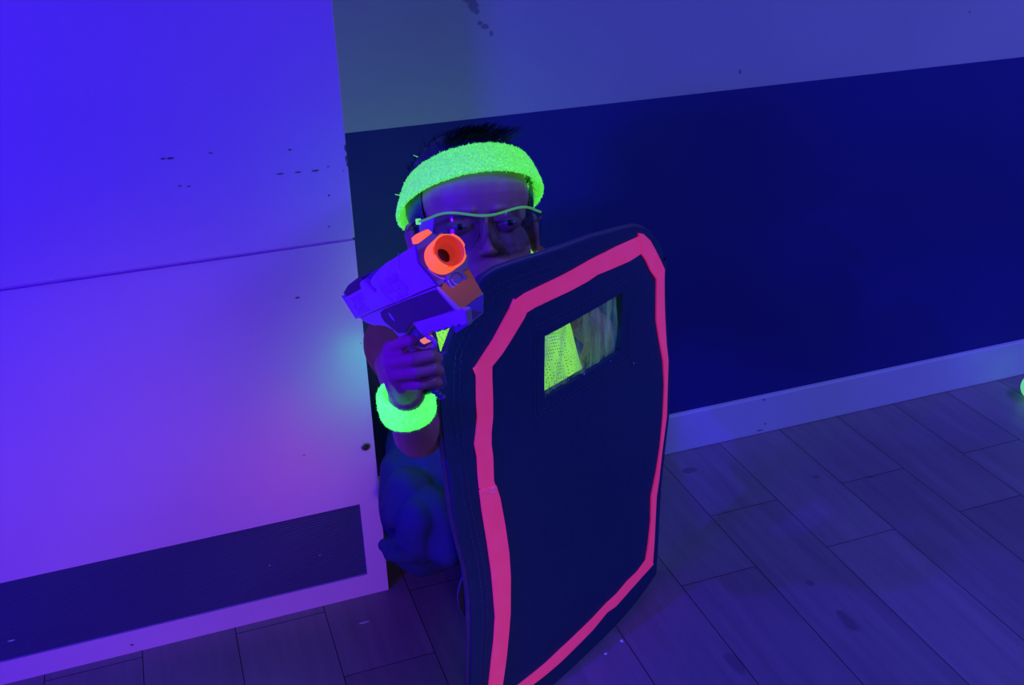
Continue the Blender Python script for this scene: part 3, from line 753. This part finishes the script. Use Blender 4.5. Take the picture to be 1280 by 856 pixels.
squig([(498,316),(498.5,336.5)], .0004); squig([(498.5,336.5),(548,356.5)], .0002); squig([(463.5,389.5),(510,370.5),(546,355.5)], .0010)
squig([(453,350.5),(468,366)], .0009); squig([(427.6,369.8),(445,397.8)], .0009)
obj('slide_relief', bm, M_gun, sl, True)
# front bevelled facet between slide side and front plate
bm = bmesh.new(); prism(bm, [side(519,306), side(521,327), side(548,356.5), side(551,352), side(524,322), side(523,306)], gw*(T*.2)); bm.free()
# lower frame
low = [(450,397.8),(463.5,390.8),(510,372),(548,357),(573,384),(571,388),(515,406),(505,421),(501,424),(490,411.5),(482,408),(473,406.5),(467,407),(459,404),(453,401)]
bm = bmesh.new(); prism(bm, [side(x, y, .0008) for x, y in low], gw*(T-.002)); obj('frame', bm, M_gun, gun, bevel=.0009)
dark = [(475,390.5),(479,387),(510,374.5),(546,361.5),(550,362),(569,384),(567,386.5),(515,403.5),(506,416),(497,416.5),(487,408),(481,403),(477,397)]
bm = bmesh.new(); prism(bm, [side(x, y, -.0012) for x, y in dark], gw*.002); obj('side_panel', bm, M_pan, gun, bevel=.0005)
bm = bmesh.new(); oc = side(489.3, 396, -.0016); ax1 = (side(492.5,400)-side(486,392)).normalized(); ax2 = gw.cross(ax1)
prism(bm, [oc+ax1*.0060*math.cos(t)+ax2*.0026*math.sin(t) for t in [2*math.pi*k/24 for k in range(24)]], gw*.001); obj('oval_button', bm, M_gun, gun)
# grip inside the hand
gr = [(497,408),(520,402),(536,470),(541,492),(515,500),(510,470)]
bm = bmesh.new(); prism(bm, [onplane(x, y, G0+gw*.006, gw) for x, y in gr], gw*.022); obj('grip', bm, M_gun2, gun, bevel=.003)
# magazine end poking below the hand
bm = bmesh.new(); q = at(548, 489, 1.085)
for k in range(3): ellip(bm, Matrix.Translation(q+cr*(.004*k-.004)-cu*(.003*k)), (0,0,0), (.004,.004,.003), 10, 8)
obj('grip_cap', bm, M_gun2, gun, True)
# trigger guard rail with serrated lower edge
rail = [(515.6,403.7),(578,386),(582,388.5),(584,407.5),(577,406.5),(573,405),(571,408.5),(565,407),(563,411),(557,409.5),(555,413.5),(549,411.5),(547,415.5),(540,414),(535,418.5),(531,422),(526,417)]
bm = bmesh.new(); prism(bm, [side(x, y, -.004) for x, y in rail], gw*.007); obj('front_rail', bm, M_gun, gun, bevel=.0007)
grd = [(533,417),(535,421),(541,424),(544.5,428),(543.5,433),(538,436),(530,437.5),(522,436),(517,432.5)]
bm = bmesh.new(); tube(bm, [side(x, y, -.004) for x, y in grd], .0024, 8); obj('trigger_guard', bm, M_gun, gun, True)
bm = bmesh.new(); prism(bm, [side(x, y, -.001) for x, y in ((523,425.5),(532,422.5),(537,427.5),(529.5,430.5))], gw*.008); obj('trigger', bm, M_trig, gun, bevel=.0006)
# front plate: an upper shroud and a lower face (orange, shade put into its colour) that lean at their own angles
bm = bmesh.new(); prism(bm, [pu(x, y, .0012) for x, y in ((520,306.5),(524,328),(549,357.5),(558,352.5),(585.5,336),(586,318),(541,290.5))], -nU*.004); obj('muzzle_shroud', bm, M_gun2, gun, bevel=.0006)
bm = bmesh.new(); prism(bm, [pl(x, y, .0010) for x, y in ((551,361),(554,354),(586,335.5),(603.5,366),(577,385.5))], -nL*.004); obj('front_plate', bm, M_plate, gun, bevel=.0006)
bm = bmesh.new(); prism(bm, [pl(x, y, .0012) for x, y in ((547,357),(551,360),(577,385.5),(574,388),(569,386),(546.5,360.5))], -nL*.003); obj('front_trim', bm, M_gun, gun, bevel=.0004)
blk = [(577.5,386),(603.8,366.5),(605,372),(604.5,391),(584,407.5)]
bm = bmesh.new(); prism(bm, [pl(x, y, .0) for x, y in blk], -gf*.03); obj('underbarrel_block', bm, M_gun2, gun, bevel=.001)
# plunger tube below the muzzle
pc = pl(570, 350)
bm = bmesh.new(); lathe(bm, pc-gf*.004, gf, [(.0112,0),(.0112,.006),(.0102,.0072),(.0070,.0072),(.0062,.0064),(.0050,.0064),(.0045,.0072)], 40); obj('plunger_tube', bm, M_gun2, gun, True, 35)
M_arc, _, _ = mat('violet_highlight', (.7,.64,.9), .3, .5)  # bright arcs put in as highlights on the plunger
bm = bmesh.new()
px_, py_ = frame(gf)
def arc(cen, r, a0, a1, w):
    pts = []
    for k in range(15):
        t = a0+(a1-a0)*k/14; x = math.cos(t); y = math.sin(t); d = (cr*x+cu*y); d = (d-gf*d.dot(gf)).normalized(); pts.append(cen+d*r)
    tube(bm, pts, w, 6)
arc(pc+gf*.0032, .0100, math.radians(195), math.radians(285), .0007); arc(pc+gf*.0032, .0055, math.radians(190), math.radians(270), .0006)
arc(pu(556,322)+gf*.001, .0225, math.radians(215), math.radians(290), .0008)
obj('highlight_arcs', bm, M_arc, gun, True)
# orange muzzle: notched outer collar, inner barrel with a hollow bore, shade put into their colours
mc = pu(550, 323)
def notch(j, t, r, h):
    if j in (2, 3) and math.cos(t*4+.9) > .45: return h-.0032, r
    return h, r
bm = bmesh.new(); lathe(bm, mc, gf, [(.0168,0),(.0170,.002),(.0174,.0255),(.0160,.0258),(.0156,.0200),(.0156,.003)], 72, notch); mz = obj('muzzle_collar', bm, M_org, gun, True, 40)
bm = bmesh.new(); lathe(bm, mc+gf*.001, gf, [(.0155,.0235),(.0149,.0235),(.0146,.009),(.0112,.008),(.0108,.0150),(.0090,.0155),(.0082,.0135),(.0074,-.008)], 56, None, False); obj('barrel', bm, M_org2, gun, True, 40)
M_bore, _, _ = mat('bore_shade_red', (.10,.02,.03), .6, .3)  # darkness of the hole painted as a dark red disc
bm = bmesh.new(); lathe(bm, mc+gf*.0015, gf, [(.0079,0),(.0079,.004)], 40); obj('bore_shade_disc', bm, M_bore, gun)
# orange priming tab and black rear parts
bm = bmesh.new(); prism(bm, [onplane(x, y, G0+gw*.012, gw) for x, y in ((513.5,297.5),(519,293),(525,290.5),(531,295),(521,305),(515.5,306))], gw*.010); obj('priming_tab', bm, M_org, gun, bevel=.0012)
rb = [(428.5,366),(434.5,356.5),(445.5,348),(449,345.5),(453,347),(451,361),(440,368),(432,371)]
bm = bmesh.new(); prism(bm, [side(x, y, .004) for x, y in rb], gw*.024); obj('rear_cap', bm, M_pan, gun, bevel=.001)
rs = [(453,350),(458,346),(469,338.5),(480,331),(478,345),(466,362),(462,358)]
bm = bmesh.new(); prism(bm, [side(x, y, .006) for x, y in rs], gw*.02); obj('rear_sight', bm, M_gun2, gun, bevel=.001)

# ------------------------------------------------------------------ light
def area(name, loc, target, size, energy, colr, shape='SQUARE', sy=None, spread=None):
    l = bpy.data.lights.new(name, 'AREA'); l.energy = energy; l.color = colr; l.size = size; l.shape = shape
    if sy: l.shape = 'RECTANGLE'; l.size_y = sy
    if spread: l.spread = math.radians(spread)
    o = bpy.data.objects.new(name, l); col.objects.link(o); o.location = loc
    o.rotation_euler = (V(target)-V(loc)).to_track_quat('-Z', 'Y').to_euler(); return o
def spot(name, loc, target, energy, colr, angle, blend, radius=.03):
    l = bpy.data.lights.new(name, 'SPOT'); l.energy = energy; l.color = colr; l.spot_size = math.radians(angle); l.spot_blend = blend; l.shadow_soft_size = radius
    o = bpy.data.objects.new(name, l); col.objects.link(o); o.location = loc
    o.rotation_euler = (V(target)-V(loc)).to_track_quat('-Z', 'Y').to_euler(); return o
area('ultraviolet_lamp', (-1.55,.0,1.15), (-.8,CY,.85), .3, 44, (.045,.0,1))
area('violet_overhead_fill', (2.4,.0,2.45), (2.2,.2,.0), 1.6, 70, (.13,.135,1), sy=.6)  # unseen overhead fill, added to lift the dark areas
area('room_glow_lamp', (2.9,.5,1.5), (1.2,1.65,.9), .6, .8, (.25,.6,.45))
spot('lower_cabinet_fill', (-.15,-.8,.32), (-.02,CY,.10), 34, (.75,.38,.48), 36, 1, .1)  # unseen spot added to tint the lower cabinet pinkish
spot('ultraviolet_torch', (-.46,.74,1.24), at(565,450,1.25), 60, (.045,.0,1), 36, .5, .01)
area('green_fill_helper', tuple(W(474,493,CY-.09)), tuple(W(440,490,CY)), .04, .050, (.0,1,.12))  # added light, strengthens the green spill on the cabinet beside the wristband
area('pink_fill_helper', tuple(W(400,632,CY-.16)), tuple(W(345,640,CY)), .05, .030, (1,.12,.12))  # added light that makes the pink spill on the lower cabinet
w = bpy.data.worlds.new('world'); sc.world = w; w.use_nodes = True
w.node_tree.nodes['Background'].inputs[0].default_value = (.10,.13,.75,1); w.node_tree.nodes['Background'].inputs[1].default_value = .02
sc.view_settings.view_transform = 'Standard'; sc.view_settings.look = 'None'; sc.view_settings.exposure = 0; sc.view_settings.gamma = 1
sc.view_settings.use_curve_mapping = False
